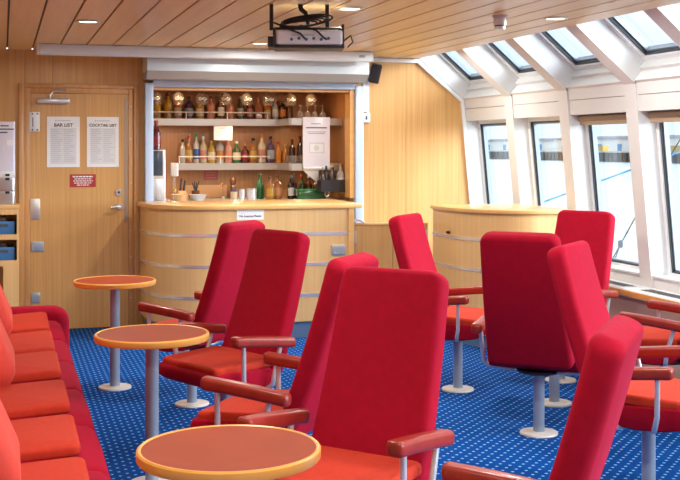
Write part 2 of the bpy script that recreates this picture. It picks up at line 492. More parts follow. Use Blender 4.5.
for r_, (a, b) in enumerate(((-.085, .085), (-.07, .075), (-.08, .082), (-.072, .070), (-.05, .055))):
    z = h - .018 - r_ * .0175
    x = a
    rr = random.Random(r_ + 11)
    while x < b:
        l = rr.uniform(.012, .03); mb.box(x, min(b, x + l), -.0042, -.003, z - .007, z + (.004 if r_ == 0 else 0)); x += l + .005
mb.build('print', 'paper', t)

# ------------------------------------------------------------------ shelf cabinet with crates, left of the door
t = thing('shelf_cabinet', 'pale wooden open cabinet beside the door holding blue crates', 'cabinet', (-.30, 9.60, 0))
X = lambda x: x + .30
box('side_panel', 'bar_wood', (X(.108), X(.124), 0, .345, 0, 1.05), t)
box('side_panel', 'bar_wood', (X(-.72), X(-.70), 0, .345, 0, 1.05), t)
box('back_panel', 'bar_wood', (X(-.70), X(.108), .325, .345, 0, 1.05), t)
box('worktop', 'lip_wood', (X(-.73), X(.126), -.008, .345, 1.05, 1.08), t, bevel=.003)
box('rail', 'bar_wood', (X(-.70), X(.108), 0, .02, 1.003, 1.05), t)
box('shelf', 'bar_wood', (X(-.70), X(.108), 0, .325, .80, .842), t)
box('shelf', 'bar_wood', (X(-.70), X(.108), 0, .325, .585, .632), t)
box('lower_panel', 'bar_wood', (X(.002), X(.108), 0, .02, 0, .585), t)
for z, l in ((.842, 'blue crate of glasses on the upper shelf beside the door'), (.632, 'blue crate on the lower shelf beside the door')):
    c = thing('crate', l, 'crate', (-.16, 9.76, z), 0, 'blue crates in the cabinet')
    mb = MB(); mb.box(-.245, .245, -.13, .13, 0, .012)
    mb.box(-.25, .25, -.135, -.12, 0, .105); mb.box(-.25, .25, .12, .135, 0, .105); mb.box(-.25, -.235, -.12, .12, 0, .105); mb.box(.235, .25, -.12, .12, 0, .105)
    mb.build('shell', 'crate_blue', c, bevel=.003)
    box('grip', 'ink', (.06, .20, -.138, -.134, .062, .085), c)
    mb = MB()
    for gx in (.0, .08, .16): mb.lathe([(.028, .012), (.034, .13), (.030, .13), (.025, .02)], (gx, -.05, 0), 12)
    mb.build('glass', 'clear_glass', c)
for z0, l in ((1.19, 'upper steel napkin dispenser stacked on the cabinet by the door'), (1.08, 'lower steel napkin dispenser standing on the cabinet by the door')):
    c = thing('steel_dispenser', l, 'dispenser', (0, 9.78, z0), 0, 'steel dispensers on the cabinet')
    MB().soft(.098, .075, 0, .110, .004, .004, .03).build('body', 'urn_steel', c)
    box('latch', 'black', (-.012 + .03, .022 + .03, -.08, -.074, .088, .108), c, bevel=.002)
c = thing('notice_dispenser', 'tall white dispenser with a printed notice on its front, above steel dispensers', 'dispenser', (0, 9.78, 1.30))
MB().soft(.096, .07, 0, .46, .01, .01, .02).build('body', 'lilac_plastic', c)
box('base_strip', 'white_plastic', (-.096, .096, -.078, -.07, 0, .05), c, bevel=.003)
box('latch', 'black', (.018, .052, -.084, -.078, .012, .03), c)
mb = MB()
for r_, (a, b) in enumerate(((-.02, .045), (-.06, .085), (-.03, .035))):
    mb.box(a, b, -.0712, -.070, .418 - r_ * .027, .428 - r_ * .027)
mb.build('print', 'ink', c)
box('paper_patch', 'paper', (.03, .08, -.0712, -.070, .26, .31), c)

# ------------------------------------------------------------------ roller shutter around the bar opening
t = thing('roller_shutter', 'pale blue-grey steel roller shutter frame around the bar opening', 'shutter', (2.12, 9.85, 0))
X = lambda x: x - 2.12
box('post', 'post_paint', (X(1.169), X(1.237), -.02, .08, 0, 2.10), t, bevel=.003)
box('post', 'post_paint', (X(3.055), X(3.13), -.02, .08, 0, 2.10), t, bevel=.003)
mb = MB().box(X(1.237), X(3.055), -.012, .08, 2.07, 2.165); mb.box(X(1.237), X(3.055), -.02, -.012, 2.135, 2.15)
mb.build('header', 'post_paint', t, bevel=.002)
mb = MB(); prof = [(-.27, CEIL - .09), (-.27, 2.185), (-.20, 2.125), (.08, 2.125), (.08, CEIL - .001), (-.20, CEIL - .001)]
prof = [(-.27, CEIL - .03), (-.27, 2.19), (.075, 2.19), (.075, CEIL - .001), (-.27, CEIL - .001)]
mb.prism(prof, lambda p, a: (a, p[0], p[1]), X(1.155), X(3.10))
hs = mb.build('housing', 'shutter_paint', t, sharp=20)
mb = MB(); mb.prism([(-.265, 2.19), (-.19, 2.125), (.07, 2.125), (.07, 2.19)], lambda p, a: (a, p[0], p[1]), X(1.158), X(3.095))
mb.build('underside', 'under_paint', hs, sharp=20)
t = thing('screen_case', 'long white projection screen case across the ceiling in front of bar', 'projection screen', (1.66, 9.31, 2.283))
MB().soft(.055, .0425, -1.385, 1.385, .006, .006, .012, fn=lambda p: (p.z, p.x + .055, p.y + .0435)).build('case', 'case_paint', t, sharp=50)
b_ = MB().soft(.028, .011, 0, .004, .003, .003, .01, fn=lambda p: (p.x + 1.29, -p.z, p.y + .043)).build('badge', 'steel_paint', t)
box('end_cap', 'white_plastic', (-1.405, -1.385, .004, .106, .002, .085), t, bevel=.004)
box('end_cap', 'white_plastic', (1.385, 1.395, .004, .106, .002, .085), t, bevel=.004)

# golden inner trim of the opening
struct(MB().box(3.012, 3.054, 9.87, 10.03, 1.09, 2.068).build('trim_5', 'lip_wood'))
struct(MB().box(1.24, 3.012, 9.89, 10.02, 2.045, 2.069).build('trim_6', 'trim_wood'))

# ------------------------------------------------------------------ bar counter
def arc(cx, cy, rx, ry, a0, a1, n): return [(cx + rx * math.cos(R(a0 + (a1 - a0) * i / n)), cy + ry * math.sin(R(a0 + (a1 - a0) * i / n))) for i in range(n + 1)]
def bar_plan(o=0, right=2.76, back=9.84):
    return [(1.125 - o, back)] + arc(1.125 - o + .55 + o, 9.55, .55 + o, .60 + o, 180, 270, 18) + [(right + o, 8.95 - o), (right + o, back)]
def ext(pts, z0, z1): return MB().prism(pts, lambda p, a: (p[0], p[1], a), z0, z1)
t = thing('bar_counter', 'pale wooden bar counter with rounded corner and three chrome bands', 'bar', (1.95, 9.4, 0))
def inl(o): o.location = (-1.95, -9.4, 0); return o
inl(ext(bar_plan(), .135, 1.05).build('body', 'bar_wood', t, sharp=30))
inl(ext(bar_plan(.028, 2.80), 1.05, 1.085).build('worktop', 'lip_wood', t, sharp=30, bevel=.004))
inl(ext(bar_plan(-.03, 2.76), 0, .135).build('kick_plate', 'kick_metal', t, sharp=30))
for z in (.845, .598, .348):
    pts = bar_plan(.004, 2.757); inl(ext(pts, z - .013, z + .013).build('chrome_band', 'chrome', t, sharp=30))
inl(MB().box(2.715, 2.764, 8.938, 8.95, .135, 1.05).build('edge_trim', 'lip_wood', t))
sk = inl(MB().box(2.575, 2.685, 8.936, 8.95, .667, .75).build('socket_plate', 'steel_paint', t, bevel=.003))
mb = MB()
for q in range(3):
    for w_ in range(2): mb.box(2.586 + q * .032, 2.610 + q * .032, 8.933, 8.937, .676 + w_ * .036, .704 + w_ * .036)
mb.build('socket', 'under_paint', sk)
t, w, h = sheet('notice', 'small white no leaning notice stuck on the bar front', 'sign', 1.787, 2.007, .967, 1.044, 8.95)
lettering('No Leaning Please', .024, (0, -.0042, .030), t, bold=.0004)

# gate between the bar and the side counter
t = thing('bar_gate', 'low wooden double gate closing the gap right of the bar', 'gate', (3.08, 8.93, 0))
g0, g1 = Vector((2.775, 8.985)), Vector((3.385, 8.875)); gd = (g1 - g0).normalized(); gn = Vector((gd.y, -gd.x))
def gp(s, d, z): p = g0 + gd * s + gn * d; return (p.x - 3.08, p.y - 8.93, z)
def gbox(name, mat, s0, s1, d0, d1, z0, z1, par=t, bevel=0):
    return MB().hexa([gp(s0, d0, z0), gp(s1, d0, z0), gp(s1, d1, z0), gp(s0, d1, z0), gp(s0, d0, z1), gp(s1, d0, z1), gp(s1, d1, z1), gp(s0, d1, z1)]).build(name, mat, par, bevel=bevel)
LG = (g1 - g0).length
a_ = gbox('leaf', 'wall_wood', .008, LG * .52 - .003, -.02, .02, .02, .905)
b_ = gbox('leaf', 'wall_wood', LG * .52 + .003, LG - .004, -.02, .02, .02, .905)
gbox('top_rail', 'lip_wood', .008, LG * .52 - .003, -.028, .028, .905, .925, a_, .003)
gbox('top_rail', 'lip_wood', LG * .52 + .003, LG - .004, -.028, .028, .905, .925, b_, .003)
gbox('hinge', 'brushed_steel', .004, .020, .02, .032, .76, .86, a_)
gbox('hinge', 'brushed_steel', LG - .024, LG - .006, .02, .032, .76, .86, b_)
MB().tube([gp(.0, .035, .93), gp(.02, .04, .955), gp(.055, .035, .95), gp(.08, .03, .93)], .012, 8).build('latch', 'chrome', a_)

# side counter with a rounded end, by the windows
def side_plan(o=0):
    return [(4.20, 8.85), (3.42 - o, 8.85)] + arc(3.92, 8.55, .50 + o, .68 + o, 180, 270, 20) + [(4.20, 7.87 - o)]
t = thing('side_counter', 'rounded pale wooden side counter standing under the far windows', 'counter', (3.8, 8.45, 0))
def inl2(o): o.location = (-3.8, -8.45, 0); return o
inl2(ext(side_plan(), .10, 1.04).build('body', 'bar_wood', t, sharp=30))
inl2(ext(side_plan(.024), 1.04, 1.07).build('worktop', 'lip_wood', t, sharp=30, bevel=.004))
inl2(ext(side_plan(-.03), 0, .10).build('kick_plate', 'kick_metal', t, sharp=30))
for z in (.833, .596): inl2(ext(side_plan(.004), z - .012, z + .012).build('chrome_band', 'chrome', t, sharp=30))
MB().cyl((3.415 - 3.8, 8.48 - 8.45, .87), (3.392 - 3.8, 8.47 - 8.45, .87), .012, n=12).build('lock', 'black', t)

# ------------------------------------------------------------------ shelves in the bar and what is on them
SH1, SH2 = 1.815, 1.397
def shelf(z, x0, label):
    t = thing('bottle_shelf', label, 'shelf', (2.1, 10.75, z - .05), 0, 'shelves in the bar')
    X = lambda x: x - 2.1
    Yl = lambda y: y - 10.75
    mb = MB(); mb.box(X(x0), X(3.03), Yl(10.66), Yl(10.845), .034, .05); mb.box(X(2.54), X(3.03), Yl(10.19), Yl(10.66), .034, .05)
    mb.build('board', 'brushed_steel', t)
    mb = MB(); mb.box(X(x0), X(2.54), Yl(10.645), Yl(10.66), -.014, .05); mb.box(X(2.525), X(2.54), Yl(10.19), Yl(10.645), -.014, .05); mb.box(X(2.54), X(3.03), Yl(10.175), Yl(10.19), -.014, .05)
    mb.build('fascia', 'fascia_steel', t)
    mb = MB(); mb.tube([(X(max(x0, 1.25)), Yl(10.652), .112), (X(2.45), Yl(10.652), .112)], .006, 8)
    for x in [max(x0, 1.25) + .006 + .39 * q for q in range(4)]: mb.cyl((X(x), Yl(10.652), .05), (X(x), Yl(10.652), .112), .006, n=8)
    mb.build('gallery_rail', 'cream_metal', t)
    return t
shelf(SH1, 1.24, 'steel fronted upper bottle shelf in the bar')
shelf(SH2, 1.575, 'steel fronted lower bottle shelf in the bar')

def bottle(x, y, z, r, h, glass, cap, lab, label, group, square=False, name='bottle', neck=.34, bodyh=.58):
    r = min(r * 1.13, max(r, .040))
    t = thing(name, label, 'bottle', (x, y, z), 0, group)
    prof = [(.001, .004), (r * .8, 0), (r, .006), (r, h * bodyh), (r * .9, h * (bodyh + .06)), (r * neck * 1.25, h * (bodyh + .16)), (r * neck, h * (bodyh + .20)), (r * neck, h * .92)]
    n = 20
    mb = MB(); mb.lathe(prof, n=n)
    if square:
        for v in mb.bm.verts:
            rr = math.hypot(v.co.x, v.co.y)
            if rr > r * .6:
                m = max(abs(v.co.x), abs(v.co.y)); f = min(1.25, rr / m); v.co.x *= f * .92; v.co.y *= f * .92
    mb.build('body', 'g_' + glass, t)
    MB().lathe([(.001, h * .885), (r * neck * 1.25, h * .89), (r * neck * 1.25, h - .002), (r * neck * .9, h), (.001, h)], n=14).build('cap', 'g_' + cap, t)
    if lab:
        s = 1.14 if square else 1.015
        a, b = h * .14, h * (bodyh - .10)
        lp = lambda rad, zz: [(rad * math.cos(R(an)), rad * math.sin(R(an)), zz) for an in range(200, 341, 14)]
        if square:
            MB().box(-r * .8, r * .8, -r * 1.01, -r * .90, a, b).build('paper_label', 'g_' + lab, t)
        else:
            MB().loft([lp(r * s, a), lp(r * s, b)], closed=False).build('paper_label', 'g_' + lab, t)
    return t
GT, GM, GL = 'bottles on the upper shelf', 'bottles on the lower shelf', 'bottles on the bar worktop'
top = [  # x, r, h, glass, cap, paper label, words
 (1.386, .036, .225, 'gold', 'capblack', None, 'yellow bottle at the left end of upper bar shelf'),
 (1.489, .036, .240, 'gold', 'brown', None, 'dark-necked yellow bottle, second from left on upper bar shelf'),
 (1.584, .033, .220, 'pink', 'brown', 'cream', 'pinkish bottle, third from left on upper bar shelf'),
 (1.688, .042, .215, 'purple', 'capblack', 'silver', 'dark bottle with round silver label on upper bar shelf'),
 (1.793, .037, .205, 'gold', 'cream', 'cream', 'pale yellow bottle, fifth from left on upper bar shelf'),
 (1.898, .037, .220, 'pink', 'brown', 'copper', 'peach bottle, sixth from left on upper bar shelf'),
 (1.994, .030, .235, 'brown', 'capblack', 'white', 'slim brown bottle with white label on upper bar shelf'),
 (2.081, .036, .205, 'pink', 'copper', 'pink', 'squat pink bottle, eighth from left on upper bar shelf'),
 (2.183, .031, .220, 'olive', 'silver', 'silver', 'dark green bottle with silver cap on upper bar shelf'),
 (2.276, .031, .215, 'red', 'silver', 'pink', 'dark red bottle with pink label on upper bar shelf'),
 (2.359, .037, .205, 'copper', 'pink', None, 'copper pink square bottle on upper bar shelf'),
 (2.443, .033, .190, 'orange', 'capblack', 'gold', 'orange square bottle on upper bar shelf'),
 (2.522, .030, .205, 'silver', 'silver', 'white', 'silver shaker-like bottle with blue foot on upper bar shelf'),
 (2.597, .029, .205, 'dark', 'gold', 'orange', 'dark bottle with orange label on upper bar shelf'),
 (2.668, .028, .190, 'brown', 'orange', None, 'brown bottle with orange cap at right end of upper bar shelf')]
for i, (x, r, h, g, c, l, w) in enumerate(top): bottle(x, 10.755, SH1, r, h, g, c, l, w, GT, square=i in (10, 11))
mid = [
 (1.628, .026, .225, 'clear', 'capblack', None, 'clear bottle with black cap at left end of lower bar shelf'),
 (1.690, .030, .262, 'amber', 'capred', 'gold', 'amber bottle with red cap, second from left on lower bar shelf'),
 (1.757, .028, .280, 'clear', 'capgreen', 'blue', 'tall clear bottle with green neck and blue label on lower bar shelf'),
 (1.826, .031, .255, 'pale', 'white', 'pink', 'pale bottle with white cap and pink label on lower bar shelf'),
 (1.903, .036, .215, 'gold', 'capyellow', 'cream', 'yellow bottle with yellow cap on lower bar shelf'),
 (1.985, .035, .250, 'clear', 'silver', 'orange', 'clear bottle with orange label on lower bar shelf'),
 (2.064, .035, .240, 'pink', 'capred', 'copper', 'pink bottle with red cap on lower bar shelf'),
 (2.146, .040, .210, 'green', 'white', 'cream', 'round green bottle with red seal on lower bar shelf'),
 (2.229, .033, .185, 'wine', 'copper', 'red', 'short dark red bottle on lower bar shelf'),
 (2.308, .036, .240, 'amber', 'capblack', 'gold', 'amber bottle with dark neck and yellow label on lower bar shelf'),
 (2.392, .038, .270, 'cream', 'copper', 'pink', 'cream bottle with tall copper neck on lower bar shelf'),
 (2.478, .036, .258, 'purple', 'capblack', 'silver', 'dark purple bottle with pale label on lower bar shelf'),
 (2.553, .028, .205, 'orange', 'capred', 'orange', 'orange bottle with red cap near right end of lower bar shelf'),
 (2.620, .028, .180, 'amber', 'gold', None, 'small amber bottle near right end of lower bar shelf'),
 (2.695, .028, .230, 'dark', 'capblack', None, 'dark bottle behind the tumblers, left one of two'),
 (2.775, .028, .260, 'dark', 'capblack', None, 'dark bottle behind the tumblers, right one of two')]
for x, r, h, g, c, l, w in mid:
    o = bottle(x - (.0 if x > 2.5 else .0), 10.755, SH2, r, h, g, c, l, w, GM)
    if g == 'green':
        MB().cyl((0, -.0405, h * .62), (0, -.032, h * .62), .012, n=12).build('seal', 'g_capred', o)
# upside-down balloon glasses hanging over the upper shelf
gr = thing('glass_rack', 'dark metal rail hanging balloon glasses above the upper bar shelf', 'rack', (2.06, 10.40, 2.096))
MB().box(-.82, .82, -.035, -.025, 0, .012).build('rail', 'brushed_steel', gr); MB().box(-.82, .82, .025, .035, 0, .012).build('rail', 'brushed_steel', gr)
mb = MB()
for x in (-.8, 0, .8): mb.box(x - .006, x + .006, -.035, .035, .012, .024)
mb.build('hanger', 'brushed_steel', gr)
def balloon():
    t = thing('balloon_glass', '', 'glass', (0, 0, 0), 0, 'balloon glasses hanging in the bar')
    MB().lathe([(.036, .018), (.036, .014), (.006, .010), (.005, -.040), (.03, -.052), (.055, -.078), (.060, -.10), (.055, -.135), (.046, -.158), (.043, -.158), (.052, -.134), (.057, -.10), (.052, -.079), (.028, -.055), (.001, -.046)], n=22).build('bowl', 'clear_glass', t)
    # frosted wave motif on the bowl
    mb = MB()
    for q in range(3):
        mb.tube([(.0605 * math.sin(a), -.0605 * math.cos(a), -.096 - q * .009 + .004 * math.sin(a * 9 + q)) for a in [(-.7 + .1 * s_) for s_ in range(15)]], .0018, 5)
    mb.build('frosted_motif', 'paper', t)
    return t
bg = balloon()
words_ = ('leftmost', 'second from left', 'third from left', 'fourth from left', 'fourth from right', 'third from right', 'second from right', 'rightmost')
for i, x in enumerate((1.323, 1.537, 1.753, 1.967, 2.174, 2.378, 2.585, 2.789)):
    lb = '%s of the balloon glasses hanging upside down over upper bar shelf' % words_[i]
    if i == 0: bg.location = (x, 10.40, 2.096); bg['label'] = lb
    else: dup(bg, (x, 10.40, 2.096), 0, lb)
# upturned wine glasses and tumblers on the wing of the shelves
wg = thing('wine_glass', '', 'glass', (0, 0, 0), 0, 'upturned wine glasses on the shelf wing')
MB().lathe([(.026, .0), (.030, .035), (.018, .060), (.004, .068), (.0035, .118), (.026, .122), (.026, .124), (.001, .124)], n=16).build('bowl', 'clear_glass', wg)
n_ = 0
for row, y in (('front', 10.24), ('back', 10.33)):
    for i in range(4):
        lb = '%s upturned wine glass in the %s row right of the upper shelf' % (('first', 'second', 'third', 'fourth')[i], row)
        x = 2.64 + i * .072 + (.03 if row == 'back' else 0)
        if n_ == 0: wg.location = (x, y, SH1); wg['label'] = lb
        else: dup(wg, (x, y, SH1), 0, lb)
        n_ += 1
tm = thing('tumbler', '', 'glass', (0, 0, 0), 0, 'tumblers on the lower shelf wing')
MB().lathe([(.001, .002), (.026, 0), (.031, .072), (.028, .072), (.024, .012), (.001, .010)], n=16).build('body', 'clear_glass', tm)
n_ = 0
for row, y in (('front', 10.24), ('middle', 10.33), ('back', 10.46)):
    for i in range(3):
        lb = '%s tumbler of the %s row on the lower shelf, left of the notice board' % (('left', 'middle', 'right')[i], row)
        x = 2.585 + i * .070 - (.0 if row != 'back' else .0)
        if n_ == 0: tm.location = (x, y, SH2); tm['label'] = lb
        else: dup(tm, (x, y, SH2), 0, lb)
        n_ += 1

# notice board at the end of the shelf wing
t = thing('notice_board', 'white notice sheet with a drawing on the end of the bar shelves', 'sign', (2.775, 10.165, 1.337))
MB().box(-.129, .129, -.012, 0, .03, .488).build('board', 'lilac_plastic', t, bevel=.003)
MB().box(-.129, .129, -.03, 0, 0, .03).build('ledge', 'brushed_steel', t, bevel=.003)
mb = MB(); mb.prism([(-.129, 0), (.02, 0), (.02, -.13)], lambda p, a: (p[0], a, p[1]), -.012, -.004)
mb.build('bracket', 'brushed_steel', t, sharp=20)
mb = MB()
mb.box(-.05, .04, -.013, -.012, .425, .430); mb.box(-.10, .10, -.013, -.012, .385, .396)
mb.box(-.09, .09, -.013, -.012, .35, .354); mb.box(-.08, .08, -.013, -.012, .335, .339)
mb.build('print', 'ink', t)
mb = MB(); mb.mat(0).box(-.072, .076, -.0135, -.012, .155, .255); mb.mat(1).box(-.060, .064, -.0145, -.0135, .168, .240)
mb.mat(0).cyl((0, -.0155, .204), (0, -.0145, .204), .026, n=16)
mb.build('drawing', ['print_grey', 'print_light'], t)
t, w, h = sheet('notice', 'white paper notice hanging from the upper bar shelf', 'sign', 1.905, 2.081, 1.615, 1.748, 10.64)
mb = MB(); mb.box(-.03, .03, -.0042, -.003, h - .028, h - .018)
for q in range(2): mb.box(-.07, .07, -.0042, -.003, h - .06 - q * .03, h - .057 - q * .03)
mb.build('print', 'print_grey', t)
t, w, h = sheet('notice', 'small dull red sign on the wall under lower bar shelf', 'sign', 1.844, 1.982, 1.233, 1.335, 10.85, None, 'dull_red')
mb = MB()
for q in range(3): mb.box(-.05, .05 - .01 * (q % 2), -.0042, -.003, h - .034 - q * .025, h - .024 - q * .025)
mb.build('print', 'g_pink', t)

# back worktop and the things on it
WT = 1.062
t = thing('bar_worktop', 'steel edged worktop behind the bar under the bottle shelves', 'worktop', (2.13, 10.44, 0))
MB().box(-.885, .895, -.40, .40, WT - .035, WT).build('top', 'brushed_steel', t, bevel=.003)
MB().box(-.87, .88, -.36, .39, 0, WT - .035).build('cabinet', 'alcove_wood', t)
t = thing('drinks_machine', 'tall steel drinks machine with a dark screen at the bar left end', 'drinks machine', (1.312, 10.20, WT))
MB().soft(.062, .14, 0, .462, .006, .006, .012).build('body', 'brushed_steel', t)
box('screen', 'screen_dark', (-.052, .036, -.145, -.139, .235, .455), t, bevel=.002)
box('drip_panel', 'steel', (-.052, .036, -.146, -.139, .01, .205), t, bevel=.003)
MB().cyl((.0, -.160, .035), (0, -.14, .035), .014, n=12).build('knob', 'chrome', t)
bottle(1.305, 10.18, WT + .462, .042, .262, 'wine', 'capred', 'red', 'big dark bottle with red cap on top of the drinks machine', GL)
t = thing('drinks_dispenser', 'steel drinks dispenser on a clear column beside the drinks machine', 'dispenser', (1.478, 10.25, WT))
MB().lathe([(.04, 0), (.04, .012), (.012, .016), (.012, .23), (.001, .23)], n=16).build('stand', 'clear_glass', t)
MB().soft(.033, .03, .225, .345, .005, .005, .01).build('head', 'brushed_steel', t)
MB().cyl((.0, -.012, .09), (0, -.012, .115), .016, n=12).build('ring', 'g_capyellow', t)
t = thing('chopping_board', 'wooden chopping board standing against the bar back wall', 'chopping board', (1.86, 10.80, WT))
MB().box(-.20, .20, -.0, .02, 0, .125).build('board', 'chop_wood', t, bevel=.004)
t = thing('knife_block', 'block with black handled knives on the bar worktop', 'knife block', (1.60, 10.62, WT))
MB().box(-.035, .035, -.04, .04, 0, .08).build('block', 'chop_wood', t, bevel=.004)
for dx, l in ((-.016, .12), (.016, .10)): MB().tube([(dx, 0, .075), (dx + .015, 0, .075 + l)], .009, 8).build('knife_handle', 'black', t)
t = thing('tool_jar', 'jar of black bar tools next to the knife block', 'jar', (1.73, 10.62, WT))
MB().lathe([(.001, 0), (.035, 0), (.038, .08), (.034, .08), (.03, .01), (.001, .01)], n=16).build('jar', 'g_brown', t)
for q in range(4): MB().tube([(0, 0, .03), (.012 * (q - 1.5), .008, .12), (.022 * (q - 1.5), .01, .155 + .01 * (q % 2))], .006, 6).build('tool', 'black', t)
t = thing('sink_bowl', 'shallow steel bowl in front of the knife block', 'bowl', (1.70, 10.32, WT))
MB().lathe([(.001, .003), (.05, 0), (.085, .055), (.080, .055), (.048, .010), (.001, .010)], n=24).build('bowl', 'steel', t)
t = thing('round_board', 'round wooden board beside the steel bowl on the worktop', 'chopping board', (1.545, 10.36, WT))
MB().lathe([(.001, 0), (.085, 0), (.085, .055), (.07, .06), (.001, .06)], n=24).build('board', 'chop_wood', t)
t = thing('tap', 'slim brass coloured tap rising from the bar worktop', 'tap', (2.0, 10.66, WT))
MB().tube([(0, 0, 0), (0, 0, .12), (-.01, -.02, .145), (-.03, -.05, .14), (-.04, -.07, .115)], .008, 8).build('spout', 'g_copper', t)
MB().cyl((0, 0, 0), (0, 0, .02), .018, n=14).build('base', 'steel', t)
t = thing('pepper_mill', 'tall black pepper mill standing between the tins', 'pepper mill', (2.085, 10.62, WT))
MB().lathe([(.001, 0), (.03, 0), (.03, .02), (.022, .07), (.028, .11), (.02, .125), (.031, .15), (.030, .185), (.015, .20), (.001, .20)], n=18).build('body', 'g_brown', t)
for x, r, h, lb in ((2.06, .034, .085, 'pale tin with blue lid left of the pepper mill'), (2.135, .030, .095, 'steel tin right of the pepper mill'), (2.255 - .025, .048, .10, 'wide steel tin left of the green bottle')):
    t = thing('tin', lb, 'tin', (x, 10.45, WT), 0, 'tins on the bar worktop')
    MB().lathe([(.001, 0), (r, 0), (r, h), (.001, h)], n=20).build('body', 'steel' if x > 2.1 else 'g_cream', t)
    MB().lathe([(r * 1.03, h - .012), (r * 1.03, h), (.001, h + .002)], n=20).build('lid', 'chrome' if x > 2.1 else 'g_blue', t)
bottle(2.318, 10.50, WT, .034, .235, 'green', 'green', 'green', 'plain green bottle standing on the bar worktop', GL)
bottle(2.385, 10.36, WT, .038, .215, 'amber', 'brown', 'gold', 'left of two amber decanter bottles on the bar worktop', GL)
bottle(2.470, 10.42, WT, .036, .225, 'amber', 'brown', 'copper', 'right of two amber decanter bottles on the bar worktop', GL)
for x, y, h, g, c, lab, w in ((2.60, 10.42, .22, 'dark', 'silver', 'white', 'dark bottle with silver cap and white label on bar worktop'), (2.655, 10.55, .235, 'dark', 'capblack', None, 'plain dark bottle behind the green box'),
                       (2.725, 10.50, .225, 'olive', 'capred', None, 'dark bottle with bright red cap behind the green box'), (2.80, 10.52, .215, 'brown', 'silver', None, 'brown bottle with silver cap behind the green box'), (2.87, 10.50, .21, 'brown', 'copper', None, 'brown bottle with copper cap behind the green box')):
    bottle(x, y, WT, .030, h, g, c, lab, w, GL)
t = thing('storage_box', 'low dark green storage box on the bar worktop right end', 'box', (2.74, 10.27, WT))
MB().box(-.12, .14, -.07, .07, 0, .085).build('body', 'g_green', t, bevel=.004)
MB().box(-.124, .144, -.074, .074, .085, .10).build('lid', 'g_capgreen', t, bevel=.003)
# speed rack on the right-hand wall
t = thing('speed_rack', 'black bottle rack fixed to the right wall of the bar', 'rack', (2.90, 10.10, 1.14))
mb = MB(); mb.box(-.115, .125, -.07, .07, 0, .01); mb.box(-.115, .125, -.075, -.068, 0, .11); mb.box(-.115, .125, .068, .075, 0, .11); mb.box(-.118, -.112, -.07, .07, 0, .11); mb.box(.122, .128, -.07, .07, 0, .11)
mb.build('tray', 'black_plastic', t)
MB().tube([(-.05 + .02 * math.cos(a), -.04, -.02 + .025 * math.sin(a)) for a in [i * math.pi / 8 for i in range(17)]], .004, 6).build('hook', 'brushed_steel', t)
bottle(2.985, 10.075, 1.15, .036, .245, 'clear', 'orange', 'white', 'clear bottle with big white label and orange cap in the rack', 'bottles in the wall rack', neck=.36)
for i, (x, y, c) in enumerate(((2.812, 10.07, 'silver'), (2.862, 10.13, 'blue'), (2.895, 10.06, 'capyellow'), (2.925, 10.13, 'capblack'))):
    bottle(x, y, 1.15, .024, .215 + .012 * (i % 3), 'dark', c, None, 'black bottle with %s cap in the wall rack' % ('silver', 'blue', 'yellow', 'black')[i], 'bottles in the wall rack')

# ------------------------------------------------------------------ small fittings on the right part of the back wall
t = thing('loudspeaker', 'small black loudspeaker tilted on the wall beside the shutter', 'loudspeaker', (3.245, 9.95, 2.20))
sp = MB().soft(.047, .05, -.085, .085, .008, .008, .012).build('body', 'black_plastic', t); sp.location = (.0, -.10, .02); sp.rotation_euler = (R(14), R(12), R(-12))
MB().tube([(-.03, 0, .07), (-.03, -.05, .07), (-.01, -.08, .05)], .010, 8).build('bracket', 'brushed_steel', t)
t = thing('cable_trunking', 'white cable trunking running down the wall beside the shutter', 'cable trunking', (3.175, 9.95, 1.87))
mb = MB(); mb.box(-.02, .015, -.025, 0, 0, .36); mb.box(.018, .04, -.018, 0, -.02, .36); 
mb.build('duct', 'white_plastic', t, bevel=.003)
mb = MB()
for q in range(5): mb.box(-.022, .017, -.028, 0, .02 + q * .06, .026 + q * .06)
mb.build('clip', 'cream_metal', t)
t = thing('wall_switch', 'white square switch box on the wall right of shutter post', 'switch', (3.185, 9.95, 1.775))
MB().box(-.04, .035, -.035, 0, 0, .085).build('box', 'white_plastic', t, bevel=.004)
MB().box(-.010, .006, -.040, -.035, .025, .06).build('rocker', 'ink', t, bevel=.002)

# ------------------------------------------------------------------ ceiling fittings
def downlight(x, y, label, first=[None]):
    if first[0] is None:
        t = thing('downlight', label, 'ceiling light', (x, y, CEIL), 0, 'downlights in the ceiling')
        MB().lathe([(.058, .002), (.082, .002), (.084, -.004), (.072, -.010), (.058, -.006), (.058, .002)], n=28).build('trim_ring', 'brushed_steel', t)
        MB().lathe([(.001, -.004), (.058, -.004), (.058, .0), (.001, .0)], n=28).build('lens', 'lens_glow', t)
        first[0] = t
    else: dup(first[0], (x, y, CEIL), 0, label)
downlight(1.966, 6.44, 'lit round downlight in the ceiling right of the projector')
downlight(.53, 7.58, 'lit round downlight in the ceiling above the door side')
downlight(1.945, 8.80, 'lit round downlight in the ceiling behind the projector')
downlight(3.367, 6.56, 'lit round downlight in the ceiling near the skylights')
t = thing('smoke_detector', 'round cream smoke detector on the ceiling near the skylights', 'smoke detector', (2.97, 6.53, CEIL))
MB().lathe([(.001, 0), (.048, 0), (.048, -.012), (.040, -.016), (.040, -.062), (.001, -.062)], n=24).build('body', 'cream_metal', t)
MB().lathe([(.001, -.062), (.032, -.062), (.032, -.070), (.001, -.070)], n=24).build('vent', 'seal', t)
MB().lathe([(.001, -.070), (.035, -.070), (.033, -.088), (.001, -.090)], n=24).build('sensor_cap', 'cream_metal', t)

